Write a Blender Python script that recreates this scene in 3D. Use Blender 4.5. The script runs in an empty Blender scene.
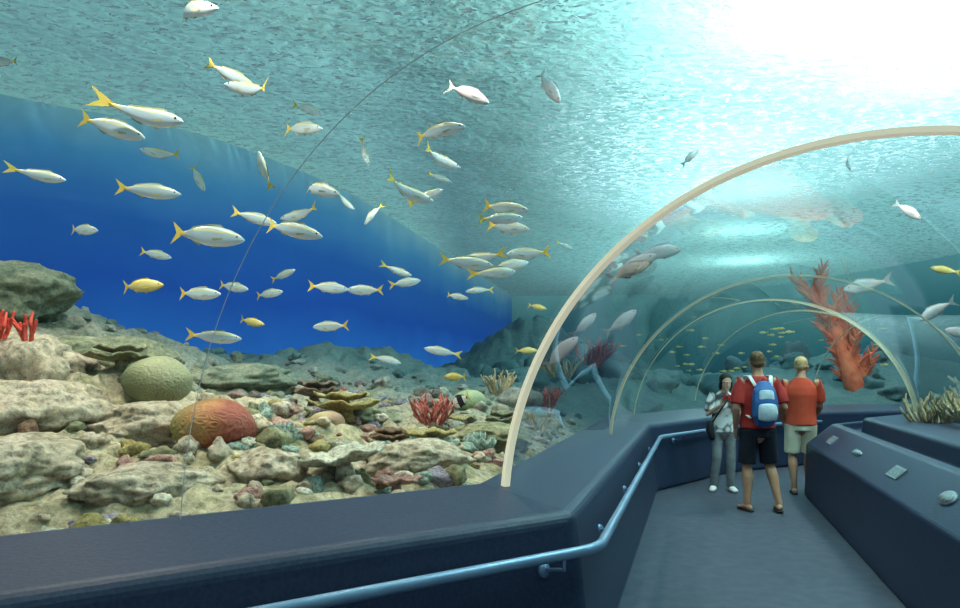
import bpy, bmesh, math, random
from mathutils import Vector, noise, Matrix
random.seed(7)
S = bpy.context.scene
try:
    S.view_settings.view_transform = 'Standard'
except Exception: pass
V = Vector

# ------------------------------------------------------------------ materials
def newmat(name):
    m = bpy.data.materials.new(name); m.use_nodes = True
    nt = m.node_tree; nt.nodes.clear()
    out = nt.nodes.new('ShaderNodeOutputMaterial')
    return m, nt, out

def N(nt, t, **kw):
    n = nt.nodes.new(t)
    for k, v in kw.items():
        if k in n.inputs.keys(): n.inputs[k].default_value = v
        else: setattr(n, k, v)
    return n

def ramp(nt, stops, fac):
    r = nt.nodes.new('ShaderNodeValToRGB')
    e = r.color_ramp.elements
    while len(e) < len(stops): e.new(0.5)
    for i, (p, c) in enumerate(stops):
        e[i].position = p; e[i].color = (*c, 1)
    nt.links.new(fac, r.inputs[0]); return r.outputs[0]

def mat(name, cols, scale=6, rough=.7, bump=.3, metal=0, detail=6, emis=None, es=0, dist=.02, kind='noise', spec=.3):
    m, nt, out = newmat(name)
    b = N(nt, 'ShaderNodeBsdfPrincipled'); b.inputs['Roughness'].default_value = rough
    b.inputs['Metallic'].default_value = metal
    b.inputs['Specular IOR Level'].default_value = spec
    tc = N(nt, 'ShaderNodeTexCoord')
    if kind == 'noise':
        n = N(nt, 'ShaderNodeTexNoise'); n.inputs['Scale'].default_value = scale; n.inputs['Detail'].default_value = detail
        f = n.outputs[0]
    elif kind == 'voronoi':
        n = N(nt, 'ShaderNodeTexVoronoi'); n.inputs['Scale'].default_value = scale; f = n.outputs[0]
    nt.links.new(tc.outputs['Object'], n.inputs['Vector'])
    if len(cols) == 1: cols = [cols[0], tuple(c*.8 for c in cols[0])]
    lo, hi = (.32, .68) if kind == 'noise' else (0.05, .95)
    st = [(lo + (hi-lo)*i/(len(cols)-1), c) for i, c in enumerate(cols)]
    nt.links.new(ramp(nt, st, f), b.inputs['Base Color'])
    if bump:
        bp = N(nt, 'ShaderNodeBump'); bp.inputs['Strength'].default_value = bump; bp.inputs['Distance'].default_value = dist
        nt.links.new(f, bp.inputs['Height']); nt.links.new(bp.outputs[0], b.inputs['Normal'])
    if emis:
        b.inputs['Emission Color'].default_value = (*emis, 1); b.inputs['Emission Strength'].default_value = es
    nt.links.new(b.outputs[0], out.inputs[0]); return m

# ------------------------------------------------------------------ mesh helpers
def link(o): S.collection.objects.link(o); return o
def obj(name, bm, mats, smooth=True, parent=None):
    me = bpy.data.meshes.new(name); bm.normal_update(); bm.to_mesh(me); bm.free()
    for m in (mats if isinstance(mats, (list, tuple)) else [mats]): me.materials.append(m)
    if smooth:
        for p in me.polygons: p.use_smooth = True
    o = link(bpy.data.objects.new(name, me))
    if parent: o.parent = parent
    return o

def loft(bm, secs, seg=14, X=V((1, 0, 0)), mi=0, rnd=False):
    """secs: (point, a, b) ellipse sections; closed ends. rnd: rounded ends"""
    secs = [(V(p), a, b) for p, a, b in secs]
    if rnd:
        d0 = (secs[0][0]-secs[1][0]).normalized(); d1 = (secs[-1][0]-secs[-2][0]).normalized()
        p, a, b = secs[0]; r = min(a, b)
        pre = [(p+d0*r*math.sin(t), a*math.cos(t), b*math.cos(t)) for t in (1.35, .95, .5)]
        p, a, b = secs[-1]; r = min(a, b)
        post = [(p+d1*r*math.sin(t), a*math.cos(t), b*math.cos(t)) for t in (.5, .95, 1.35)]
        secs = pre+secs+post
    rings = []
    for i, (p, a, b) in enumerate(secs):
        q0 = secs[max(0, i-1)][0]; q1 = secs[min(len(secs)-1, i+1)][0]
        d = (q1-q0).normalized()
        u = X - d*X.dot(d)
        if u.length < .15: u = V((0, 1, 0)) - d*d.y
        u.normalize(); v = d.cross(u)
        rings.append([bm.verts.new(p+u*a*math.cos(2*math.pi*k/seg)+v*b*math.sin(2*math.pi*k/seg)) for k in range(seg)])
    fs = []
    for r0, r1 in zip(rings, rings[1:]):
        for k in range(seg):
            fs.append(bm.faces.new((r0[k], r0[(k+1) % seg], r1[(k+1) % seg], r1[k])))
    fs.append(bm.faces.new(rings[0][::-1])); fs.append(bm.faces.new(rings[-1]))
    for f in fs: f.material_index = mi; f.smooth = True
    return fs

def ball(bm, c, r, sub=2, mi=0, rot=None):
    r = r if isinstance(r, (tuple, list)) else (r, r, r)
    M = Matrix.Translation(V(c)) @ (rot.to_4x4() if rot else Matrix.Identity(4)) @ Matrix.Diagonal((*r, 1))
    res = bmesh.ops.create_icosphere(bm, subdivisions=sub, radius=1, matrix=M)
    for v in res['verts']:
        for f in v.link_faces: f.material_index = mi; f.smooth = True
    return res['verts']

def box(bm, c, s, rot=None, mi=0):
    M = Matrix.Translation(V(c)) @ (rot.to_4x4() if rot else Matrix.Identity(4)) @ Matrix.Diagonal((*s, 1))
    res = bmesh.ops.create_cube(bm, size=1, matrix=M)
    for v in res['verts']:
        for f in v.link_faces: f.material_index = mi
    return res['verts']

def offset(poly, d):
    out = []
    n = len(poly)
    for i in range(n):
        ns = []
        for a, b in ((i-1, i), (i, i+1)):
            if a < 0 or b >= n: continue
            e = (V(poly[b])-V(poly[a])).normalized(); ns.append(V((-e.y, e.x)))
        m = sum(ns, V((0, 0))).normalized(); k = d/m.dot(ns[0])
        out.append((poly[i][0]+m.x*k, poly[i][1]+m.y*k))
    return out

def sweep(name, poly, prof, mats, bevel=.025, seg=3):
    bm = bmesh.new(); cols = []
    for (o, z) in prof:
        cols.append([bm.verts.new((p[0], p[1], z)) for p in offset(poly, o)])
    n = len(prof)
    for j in range(n):
        a, b = cols[j], cols[(j+1) % n]
        for i in range(len(poly)-1):
            bm.faces.new((a[i], a[i+1], b[i+1], b[i]))
    bm.faces.new([c[0] for c in cols]); bm.faces.new([c[-1] for c in cols][::-1])
    bmesh.ops.recalc_face_normals(bm, faces=bm.faces)
    o = obj(name, bm, mats, smooth=False)
    md = o.modifiers.new('bev', 'BEVEL'); md.width = bevel; md.segments = seg; md.limit_method = 'ANGLE'; md.angle_limit = .3
    return o

# ------------------------------------------------------------------ plan of the place (metres)
D1 = V((.82, .574)).normalized()
Q1 = V((.546, 3.51))
Q0 = Q1 - D1*6
LEFT = [tuple(Q0), tuple(Q1), (2.26, 9.27), (3.75, 10.95), (5.6, 12.05), (7.8, 12.5), (10.5, 12.4)]
RIGHT = [(1.10, -1.0), (4.02, 9.05), (5.2, 10.05), (7.2, 10.7), (10.5, 10.6)]
WATER_Z = 5.0

m_slate = mat('slate_blue_barrier', [(.014, .023, .056), (.024, .036, .076)], scale=60, rough=.45, bump=.3, dist=.004)
m_floor = mat('grey_blue_floor', [(.046, .053, .080), (.062, .071, .102)], scale=9, rough=.75, bump=.1, dist=.004)
m_rail = mat('blue_steel_rail', [(.17, .28, .42), (.22, .33, .48)], scale=5, rough=.3, bump=0, metal=.35)
m_ring = mat('cream_acrylic_joint', [(.88, .80, .56), (.92, .86, .68)], scale=4, rough=.12, bump=0, emis=(.9, .82, .58), es=.45, spec=.6)  # emission added to brighten the joint, which is no lamp
m_ring2 = mat('acrylic_seam', [(.60, .55, .38), (.66, .60, .44)], scale=4, rough=.2, bump=0)
m_ring3 = mat('acrylic_bond_line', [(.5, .6, .6)], rough=.2, bump=0, emis=(.5, .62, .66), es=.12)  # slight added glow keeps the bond line from going dark

sweep('barrier_left', LEFT, [(0, 0), (.10, .85), (.66, .955), (.68, .2), (.5, 0)], m_slate, .055, 5)
sweep('barrier_right', RIGHT, [(0, 0), (-.02, .64), (-.30, .895), (-.38, .90), (-.40, .80), (-.60, .80), (-.62, .965), (-.66, .985), (-1.38, .985), (-1.38, 0)], m_slate)

bm = bmesh.new(); box(bm, (2, 5.0, -.05), (22, 24, .1))
obj('floor', bm, m_floor, smooth=False)

def rail(name, poly, h=.70, off=-.03):
    bm = bmesh.new()
    pts = [V((x, y, h)) for x, y in offset(poly, off)]
    P = []
    for i, p in enumerate(pts):
        if 0 < i < len(pts)-1:
            a = (pts[i-1]-p).normalized()*.12; b = (pts[i+1]-p).normalized()*.12
            for t in (0, .25, .5, .75, 1):
                P.append((p+a)*(1-t)**2 + p*2*t*(1-t) + (p+b)*t*t)
        else: P.append(p)
    loft(bm, [(p, .026, .026) for p in P], X=V((0, 0, 1)), rnd=True)
    base = [V((x, y, h)) for x, y in offset(poly, .09)]
    for i in range(len(pts)-1):
        L = (pts[i+1]-pts[i]).length; n = max(1, round(L/1.35))
        for k in range(n):
            t = (k+.5)/n if i else (k+.85)/n
            p = pts[i].lerp(pts[i+1], t); q = base[i].lerp(base[i+1], t)
            loft(bm, [(p-V((0, 0, .005)), .010, .010), (p-V((0, 0, .07)), .010, .010), (q-V((0, 0, .09)), .010, .010)], seg=8)
            loft(bm, [(q-V((0, 0, .09))-(q-p).normalized()*.03, .035, .035), (q-V((0, 0, .09)), .035, .035)], seg=14)
    return obj(name, bm, m_rail)
rail('handrail', LEFT[:5])

m_plate = mat('label_plate', [(.16, .20, .24), (.28, .34, .38)], scale=25, rough=.3, bump=0)
m_platew = mat('label_face', [(.30, .33, .33), (.08, .10, .12)], scale=60, rough=.4, bump=0)
dr = (V(RIGHT[1])-V(RIGHT[0])).normalized(); nr = V((dr.y, -dr.x))
slope = V((nr.x*.28, nr.y*.28, .255)).normalized()
dr3 = V((dr.x, dr.y, 0)); up3 = dr3.cross(slope).normalized()
if up3.z < 0: up3 = -up3
sl3 = up3.cross(dr3)
R3 = Matrix((dr3, sl3, up3)).transposed()
for t, kind in ((4.48, 'oval'), (5.6, 'rect'), (6.9, 'fish'), (8.15, 'rect')):
    tt = (t+1.0)/dr.y
    c = V((RIGHT[0][0]+dr.x*tt+nr.x*.16, t+nr.y*.16, .768))
    bm = bmesh.new()
    if kind == 'rect':
        box(bm, (0, 0, .004), (.28, .11, .012)); box(bm, (0, 0, .011), (.24, .08, .004), mi=1)
    else:
        a, b = (.12, .055) if kind == 'oval' else (.15, .03)
        loft(bm, [(V((0, 0, -.002)), a, b), (V((0, 0, .012)), a, b)], seg=28)
        loft(bm, [(V((0, 0, .010)), a*.82, b*.78), (V((0, 0, .015)), a*.82, b*.78)], seg=28, mi=1)
        if kind == 'fish':
            box(bm, (.14, 0, .006), (.05, .05, .01), Matrix.Rotation(.78, 3, 'Z'))
    o = obj('species_label', bm, [m_plate, m_platew], smooth=False)
    o.matrix_world = Matrix.Translation(c) @ R3.to_4x4()

# ------------------------------------------------------------------ acrylic tunnel
def acrylic(name, k, base, pw):
    m, nt, out = newmat(name)
    tr = N(nt, 'ShaderNodeBsdfTransparent'); tr.inputs[0].default_value = (.965, .98, .98, 1)
    gl = N(nt, 'ShaderNodeBsdfGlossy'); gl.inputs['Roughness'].default_value = .02; gl.inputs[0].default_value = (1, .98, .97, 1)
    lw = N(nt, 'ShaderNodeLayerWeight')
    p = N(nt, 'ShaderNodeMath', operation='POWER'); nt.links.new(lw.outputs['Facing'], p.inputs[0]); p.inputs[1].default_value = pw
    q = N(nt, 'ShaderNodeMath', operation='MULTIPLY_ADD'); nt.links.new(p.outputs[0], q.inputs[0]); q.inputs[1].default_value = k; q.inputs[2].default_value = base
    mx = N(nt, 'ShaderNodeMixShader'); nt.links.new(q.outputs[0], mx.inputs[0]); nt.links.new(tr.outputs[0], mx.inputs[1]); nt.links.new(gl.outputs[0], mx.inputs[2])
    nt.links.new(mx.outputs[0], out.inputs[0]); return m
m_acr = acrylic('clear_acrylic_tunnel', .72, .07, 2.6); m_acr2 = acrylic('clear_acrylic_canopy', .4, .02, 4)
HC, RR = .76, 1.683
def latd(h): a = math.radians(h); return V((math.cos(a), -math.sin(a)))
RINGS = [((1.376, 2.807), V((.745, -.67))), ((2.02, 4.6), latd(31)), ((2.93, 6.9), latd(17)), ((3.63, 9.3), latd(24)),
         ((4.75, 11.0), latd(45)), ((6.6, 11.85), latd(72)), ((9.8, 12.0), latd(88))]
A0, A1 = math.radians(4), math.radians(176)
def ringpts(c, l, n=56, stretch=1, sh=(0, 0), r=RR):
    out = []
    for i in range(n+1):
        a = A1 + (A0-A1)*i/n
        s = math.cos(a)*r
        if s > 0: s *= stretch
        out.append(V((c[0]+l.x*s+sh[0], c[1]+l.y*s+sh[1], HC+r*math.sin(a))))
    return out
def shell(name, rows, m_):
    bm = bmesh.new(); vs = [[bm.verts.new(p) for p in r] for r in rows]
    for a, b in zip(vs, vs[1:]):
        for i in range(len(a)-1): bm.faces.new((a[i], a[i+1], b[i+1], b[i]))
    return obj(name, bm, m_)
rows = []
for (c0, l0), (c1, l1) in zip(RINGS, RINGS[1:]):
    for k in range(6):
        t = k/6; rows.append(ringpts(V(c0).lerp(V(c1), t), l0.lerp(l1, t).normalized()))
rows.append(ringpts(*RINGS[-1]))
shell('acrylic_tunnel', rows, m_acr)
shell('acrylic_canopy', [ringpts(*RINGS[0], stretch=2, sh=(-D1.x*t, -D1.y*t)) for t in (0, 1.5, 3, 4.5, 6)], m_acr2)
def rib(name, pts, w, th, m, axis):
    bm = bmesh.new(); c = V((sum(p.x for p in pts)/len(pts), sum(p.y for p in pts)/len(pts), HC))
    ax = V((axis[0], axis[1], 0)).normalized(); rows = []
    for p in pts:
        rad = (p-c); rad -= ax*rad.dot(ax); rad.normalize()
        rows.append([bm.verts.new(p+ax*a*w/2+rad*b) for a, b in ((-1, -th), (1, -th), (1, .0), (-1, .0))])
    for a, b in zip(rows, rows[1:]):
        for k in range(4): bm.faces.new((a[k], a[(k+1) % 4], b[(k+1) % 4], b[k]))
    bm.faces.new(rows[0]); bm.faces.new(rows[-1][::-1])
    bmesh.ops.recalc_face_normals(bm, faces=bm.faces)
    return obj(name, bm, m, smooth=False)
for i, (c, l) in enumerate(RINGS[:-1]):
    if i == 1: continue
    big = i == 0
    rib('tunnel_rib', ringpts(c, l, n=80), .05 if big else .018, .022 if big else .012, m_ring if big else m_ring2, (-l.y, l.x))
rib('tunnel_rib', ringpts(*RINGS[0], n=80, stretch=1.1, sh=(-D1.x*1.65, -D1.y*1.65)), .003, .0015, m_ring3, D1)

# ------------------------------------------------------------------ reef terrain
def smooth(a, b, x):
    t = min(1, max(0, (x-a)/(b-a))); return t*t*(3-2*t)
def gauss(x, y, cx, cy, sx, sy): return math.exp(-((x-cx)/sx)**2-((y-cy)/sy)**2)
def inside(x, y, poly):
    c = False; n = len(poly); j = n-1
    for i in range(n):
        xi, yi = poly[i]; xj, yj = poly[j]
        if (yi > y) != (yj > y) and x < (xj-xi)*(y-yi)/(yj-yi)+xi: c = not c
        j = i
    return c
edge = offset(LEFT, .70) + offset(RIGHT, -1.40)[::-1]
def edgedist(x, y):
    p = V((x, y)); best = 9
    for a, b in list(zip(edge, edge[1:])):
        a = V(a); b = V(b); d = b-a; t = min(1, max(0, (p-a).dot(d)/d.length_squared))
        best = min(best, (a+d*t-p).length)
    return -best if inside(x, y, edge) else best
def ground(x, y, det=True):
    z = min(.86+.085*(y-3.7), 1.32)
    z = max(z, .55)
    L = max(0, -x-.8)
    z += .13*L*smooth(3.2, 5, y) + .26*max(0, -x-2.7)*smooth(4.8, 6.8, y)*(1-smooth(8.2, 9.5, y))
    z += 1.3*gauss(x, y, 1.1, 15.5, 1.5, 2.0) + .4*gauss(x, y, -1.6, 10, 1.3, 1)
    if x > 3: z = max(z*(1-smooth(3, 5, x))+1.0*smooth(3, 5, x), .9)
    z += .9*gauss(x, y, 9, 17, 4, 2)+1.2*gauss(x, y, 9.5, 6.5, 2.5, 3)
    if det:
        p = V((x, y, 0))
        near = smooth(2.3, 4.3, y)
        a = noise.fractal(p*1.1, .9, 2.1, 5)
        r = abs(noise.noise(p*2.3+V((5, 1, 0))))
        r2 = abs(noise.noise(p*5.1+V((2, 7, 0))))
        st = noise.noise(V((x*.9, y*2.4, 3)))
        z += (a*.13 + (.16-r*.5)*.35 + (.1-r2)*.10 + st*.06)*(.35+.65*near)
        z += noise.fractal(p*8, .7, 2.2, 4)*.034
    if y < 15:
        d = edgedist(x, y)
        if d < 1: z = min(z, .84+max(0, d)*.45+(noise.noise(V((x*5, y*5, 0)))*.05 if d > 0 else 0))
    return z
hole = offset(LEFT, .42) + offset(RIGHT, -1.1)[::-1]
def frange(a, b, s):
    r = []
    while a < b-1e-6: r.append(a); a += s
    return r
xs = frange(-9, -5.5, .2)+frange(-5.5, 3, .04)+frange(3, 14, .12)+[14]
ys = frange(.2, 2, .1)+frange(2, 7.5, .04)+frange(7.5, 14, .1)+frange(14, 32, .4)+[32]
bm = bmesh.new(); g = {}
def wallx(y):
    pts = [(-9.2, 2), (-7.7, 6.5), (-5.6, 9.2), (-3.6, 10.9), (-2.1, 14), (-.5, 21.9), (1.9, 34)]
    for (a, b), (c, d) in zip(pts, pts[1:]):
        if b <= y <= d: return a+(c-a)*(y-b)/(d-b)
    return -9.2
for i, x in enumerate(xs):
    for j, y in enumerate(ys):
        if inside(x, y, hole): continue
        if y < 2.0 and x > -1: continue
        if x < wallx(y)-.35 and y > 7: continue
        g[i, j] = bm.verts.new((x, y, ground(x, y)))
for i in range(len(xs)-1):
    for j in range(len(ys)-1):
        k = [(i, j), (i+1, j), (i+1, j+1), (i, j+1)]
        if all(q in g for q in k): bm.faces.new([g[q] for q in k])

def reefmat(name, cols, haze_col=(.035, .12, .15), scale=3.2, bump=.75):
    m, nt, out = newmat(name)
    b = N(nt, 'ShaderNodeBsdfPrincipled'); b.inputs['Roughness'].default_value = .85; b.inputs['Specular IOR Level'].default_value = .15
    geo = N(nt, 'ShaderNodeNewGeometry')
    n1 = N(nt, 'ShaderNodeTexNoise'); n1.inputs['Scale'].default_value = scale; n1.inputs['Detail'].default_value = 8; n1.inputs['Roughness'].default_value = .65
    n2 = N(nt, 'ShaderNodeTexNoise'); n2.inputs['Scale'].default_value = max(18, scale*3); n2.inputs['Detail'].default_value = 7; n2.inputs['Roughness'].default_value = .75
    for n in (n1, n2): nt.links.new(geo.outputs['Position'], n.inputs['Vector'])
    c1 = ramp(nt, [(.28+.44*i/(len(cols)-1), c) for i, c in enumerate(cols)], n1.outputs[0])
    c2 = ramp(nt, [(.36, (.38, .36, .32)), (.5, (.85, .85, .85)), (.66, (1.3, 1.26, 1.15))], n2.outputs[0])
    mu = N(nt, 'ShaderNodeMix', data_type='RGBA', blend_type='MULTIPLY'); mu.inputs[0].default_value = 1
    nt.links.new(c1, mu.inputs[6]); nt.links.new(c2, mu.inputs[7])
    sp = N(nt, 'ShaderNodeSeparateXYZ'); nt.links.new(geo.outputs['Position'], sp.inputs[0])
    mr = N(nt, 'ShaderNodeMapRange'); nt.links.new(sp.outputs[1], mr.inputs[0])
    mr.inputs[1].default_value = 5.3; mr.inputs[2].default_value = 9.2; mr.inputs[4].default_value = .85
    mf = N(nt, 'ShaderNodeMix', data_type='RGBA'); nt.links.new(mr.outputs[0], mf.inputs[0]); nt.links.new(mu.outputs[2], mf.inputs[6]); mf.inputs[7].default_value = (*haze_col, 1)  # underwater distance haze painted into the base colour along world Y
    nt.links.new(mf.outputs[2], b.inputs['Base Color'])
    bp = N(nt, 'ShaderNodeBump'); bp.inputs['Strength'].default_value = bump; bp.inputs['Distance'].default_value = .04
    nt.links.new(n2.outputs[0], bp.inputs['Height']); nt.links.new(bp.outputs[0], b.inputs['Normal'])
    nt.links.new(b.outputs[0], out.inputs[0]); return m
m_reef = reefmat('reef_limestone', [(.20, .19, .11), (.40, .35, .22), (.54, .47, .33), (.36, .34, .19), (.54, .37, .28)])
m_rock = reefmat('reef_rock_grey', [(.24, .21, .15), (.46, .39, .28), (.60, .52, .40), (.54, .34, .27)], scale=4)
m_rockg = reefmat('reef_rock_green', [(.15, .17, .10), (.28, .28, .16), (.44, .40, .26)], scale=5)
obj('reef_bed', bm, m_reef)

# ------------------------------------------------------------------ boulders and corals
def rockverts(bm, c, r, mi=0, sub=4, seed=0, layered=.5, amp=.28):
    rot = Matrix.Rotation(random.uniform(0, 6.28), 3, 'Z')
    vs = ball(bm, (0, 0, 0), 1, sub=sub, mi=mi)
    o = V((seed*3.7, seed*1.3, seed*.7))
    for v in vs:
        p = v.co.copy()
        d = 1+amp*noise.fractal(p*1.2+o, .9, 2.1, 4)+.16*abs(noise.noise(p*4+o))-.05
        d += layered*.05*math.sin(p.z*9+2*noise.noise(p*1.5+o))
        q = rot @ V((p.x*r[0]*d, p.y*r[1]*d, p.z*r[2]*(1+.7*(d-1))))
        v.co = q+V(c)
big = [(-2.55, 3.95, .50, .38, .20, 0), (-1.75, 3.85, .38, .26, .13, 0), (-2.9, 4.7, .55, .4, .26, 0), (-2.15, 4.9, .42, .3, .18, 0),
       (-3.7, 5.6, .6, .45, .32, 0), (-1.25, 4.25, .30, .2, .13, 0), (-3.3, 6.4, .6, .4, .25, 1), (-4.75, 7.0, .8, .5, .36, 1),
       (-.4, 4.7, .32, .22, .13, 0), (.05, 5.5, .32, .25, .13, 1), (-1.1, 6.1, .38, .3, .15, 1), (-2.4, 7.4, .6, .4, .2, 1)]
for k, (x, y, a, b_, c, mi) in enumerate(big):
    bm = bmesh.new(); rockverts(bm, (x, y, ground(x, y, 0)+c*.15), (a, b_, c), 0, 5, k+1)
    obj('reef_boulder', bm, [m_rock, m_rockg][mi])

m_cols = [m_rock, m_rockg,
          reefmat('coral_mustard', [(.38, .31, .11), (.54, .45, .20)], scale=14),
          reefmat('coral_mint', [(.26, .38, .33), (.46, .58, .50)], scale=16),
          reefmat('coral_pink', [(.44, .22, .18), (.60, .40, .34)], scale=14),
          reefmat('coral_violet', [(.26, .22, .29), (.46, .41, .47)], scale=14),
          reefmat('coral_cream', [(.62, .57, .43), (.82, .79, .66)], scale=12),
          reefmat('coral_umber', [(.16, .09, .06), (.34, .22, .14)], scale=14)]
def heads(name, n, xr, yr, rr, clear, pick, sub=3):
    bm = bmesh.new()
    for k in range(n):
        y = random.uniform(*yr); x = random.uniform(*xr(y)); r = random.uniform(*rr)
        if edgedist(x, y) < clear+r: continue
        rockverts(bm, (x, y, ground(x, y)+r*.1), (r*random.uniform(.8, 1.3), r*random.uniform(.7, 1.1), r*random.uniform(.5, 1.1)), random.choice(pick), sub, k, layered=random.choice([0, .6]), amp=.55)
    obj(name, bm, m_cols)
heads('reef_coral_heads', 460, lambda y: (-.75*y-.2, .12*y+.3), (3.0, 9.5), (.025, .09), .04, [0, 0, 0, 1, 1, 2, 3, 5, 6, 7, 0, 4])
heads('reef_coral_clusters', 520, lambda y: (-.32*y, .12*y+.3), (4.2, 8.5), (.02, .075), .03, [0, 0, 1, 1, 2, 3, 3, 4, 5, 6, 7])
heads('reef_rubble', 170, lambda y: (0, 13), (5, 20), (.12, .36), .05, [0, 1, 1, 2, 3, 4])

def coral_finger(bm, base, size, n, mi=0, spread=.7, r=.012, depth=2):
    def br(p, d, L, r, lv):
        pts = [(p, r, r)]
        q = p.copy(); dd = d.copy()
        for i in range(3):
            dd = (dd+V((random.uniform(-.25, .25), random.uniform(-.25, .25), .12))).normalized(); q = q+dd*L/3
            pts.append((q.copy(), r*(1-.12*(i+1)), r*(1-.12*(i+1))))
            if lv > 0 and i > 0:
                br(q.copy(), (dd+V((random.uniform(-1, 1), random.uniform(-1, 1), .2))*.7).normalized(), L*.6, r*.8, lv-1)
        loft(bm, pts, seg=7, mi=mi, rnd=True)
    for i in range(n):
        a = random.uniform(0, 6.28)
        d = V((math.cos(a)*spread, math.sin(a)*spread, 1)).normalized()
        br(V(base)+V((math.cos(a), math.sin(a), 0))*size*.12, d, size*random.uniform(.7, 1), r, depth)
m_red = mat('red_sponge', [(.50, .04, .025), (.68, .10, .06)], scale=30, rough=.6, bump=.4)
m_rosy = mat('rosy_staghorn', [(.36, .07, .06), (.52, .18, .14)], scale=30, bump=.4)
m_tan = mat('tan_staghorn', [(.36, .28, .16), (.52, .43, .27)], scale=30, bump=.4)
gz = ground
for (x, y, z, s, n) in ((-3.60, 5.4, 1.76, .24, 9), (-3.30, 5.35, 1.74, .18, 5)):
    bm = bmesh.new(); rockverts(bm, (0, 0, -.22), (.26, .2, .26), 1, 4, 3); coral_finger(bm, (0, 0, -.04), s, n, spread=.45, r=.02, depth=1)
    o = obj('red_tree_sponge', bm, [m_red, m_rock]); o.location = (x, y, z)
for (x, y, s, m_, n, r) in ((-.38, 6.0, .19, m_rosy, 20, .014), (4.95, 7.1, .33, m_tan, 28, .024), (5.5, 7.6, .40, m_tan, 30, .026), (5.1, 6.5, .28, m_tan, 26, .024), (6.2, 8.0, .44, m_tan, 28, .028), (4.9, 7.9, .30, m_tan, 24, .022),
                         (.55, 6.8, .15, m_tan, 14, .014), (-1.5, 7.4, .14, m_rosy, 14, .013), (.8, 8.6, .18, m_rosy, 14, .02), (1.2, 11.5, .35, m_tan, 14, .03), (1.9, 12.8, .4, m_rosy, 14, .03), (.2, 8.2, .18, m_tan, 14, .016)):
    bm = bmesh.new(); coral_finger(bm, (0, 0, -.03), s, n, spread=.95, r=r, depth=2)
    o = obj('staghorn_coral', bm, m_); o.location = (x, y, gz(x, y)+.02)

# tall red gorgonian leaning beyond the tunnel bend: thick stem, many flat-fanned branches
bm = bmesh.new()
rs = random.Random(5)
def soft(p, d, L, r, lv):
    n = 10 if lv == 2 else 6
    pts = [(p.copy(), r, r)]; q = p.copy()
    for i in range(n):
        d = (d+V((rs.uniform(-.10, .10), rs.uniform(-.08, .08), rs.uniform(-.05, .08)))).normalized(); q = q+d*L/n
        rr = r*(1-.75*(i+1)/n); pts.append((q.copy(), rr*1.1, rr))
        if lv:
            for s in (-1, 1):
                soft(q.copy(), (d+V((s*rs.uniform(.5, 1.0), rs.uniform(-.3, .3), rs.uniform(-.1, .3)))).normalized(), (.62 if lv == 2 else .26)*rs.uniform(.6, 1.0), r*.30 if lv == 2 else r*.5, lv-1)
    loft(bm, pts, seg=8, rnd=True)
soft(V((0, 0, 0)), V((-.52, 0, 1)).normalized(), 2.3, .20, 2)
soft(V((.25, .15, 0)), V((-.42, 0, 1)).normalized(), 1.8, .18, 2)
o = obj('red_sea_fan', bm, mat('red_gorgonian', [(.46, .065, .03), (.66, .18, .08)], scale=5, bump=.6, dist=.05)); o.location = (7.6, 14.6, 1.0)

def brain(name, x, y, r, cols, zoff=0.0, freq=3.0):
    bm = bmesh.new(); vs = ball(bm, (0, 0, 0), 1, sub=6)
    sd = V((x*3, y, 1))
    for v in vs:
        p = v.co.copy()
        w = noise.noise(p*freq+sd)*5.5+noise.noise(p*freq*.5+sd)*4
        d = 1+.013*math.sin(w*5.0)+.06*noise.noise(p*1.5+sd)
        v.co = V((p.x*r[0], p.y*r[1], p.z*r[2]))*d
    m, nt, out = newmat(name+'_skin')
    b = N(nt, 'ShaderNodeBsdfPrincipled'); b.inputs['Roughness'].default_value = .7
    geo = N(nt, 'ShaderNodeNewGeometry'); tc = N(nt, 'ShaderNodeTexCoord')
    gx = N(nt, 'ShaderNodeSeparateXYZ'); nt.links.new(tc.outputs['Generated'], gx.inputs[0])
    n = N(nt, 'ShaderNodeTexNoise'); n.inputs['Scale'].default_value = 3; nt.links.new(tc.outputs['Generated'], n.inputs['Vector'])
    ad = N(nt, 'ShaderNodeMath', operation='MULTIPLY_ADD'); nt.links.new(n.outputs[0], ad.inputs[0]); ad.inputs[1].default_value = .5; nt.links.new(gx.outputs[0], ad.inputs[2])
    c = ramp(nt, [(.35, cols[0]), (.80, cols[1]), (1.0, cols[2])], ad.outputs[0])
    c2 = ramp(nt, [(.42, (.35, .35, .35)), (.52, (1, 1, 1))], geo.outputs['Pointiness'])
    mu = N(nt, 'ShaderNodeMix', data_type='RGBA', blend_type='MULTIPLY'); mu.inputs[0].default_value = 1
    nt.links.new(c, mu.inputs[6]); nt.links.new(c2, mu.inputs[7]); nt.links.new(mu.outputs[2], b.inputs['Base Color'])
    nt.links.new(b.outputs[0], out.inputs[0])
    o = obj(name, bm, m); o.location = (x, y, gz(x, y)+zoff); return o
brain('brain_coral', -1.68, 4.62, (.25, .24, .18), ((.36, .28, .09), (.42, .16, .05), (.28, .06, .03)), .15)
brain('brain_coral', -2.56, 5.8, (.26, .24, .20), ((.19, .23, .12), (.28, .29, .16), (.24, .25, .14)), .10, 4)
brain('brain_coral', -.10, 7.0, (.16, .16, .11), ((.2, .3, .17), (.33, .4, .22), (.3, .35, .2)), .04, 4)
brain('brain_coral', -1.15, 5.5, (.13, .12, .08), ((.4, .33, .15), (.4, .31, .17), (.36, .22, .14)), .03, 4)

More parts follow.
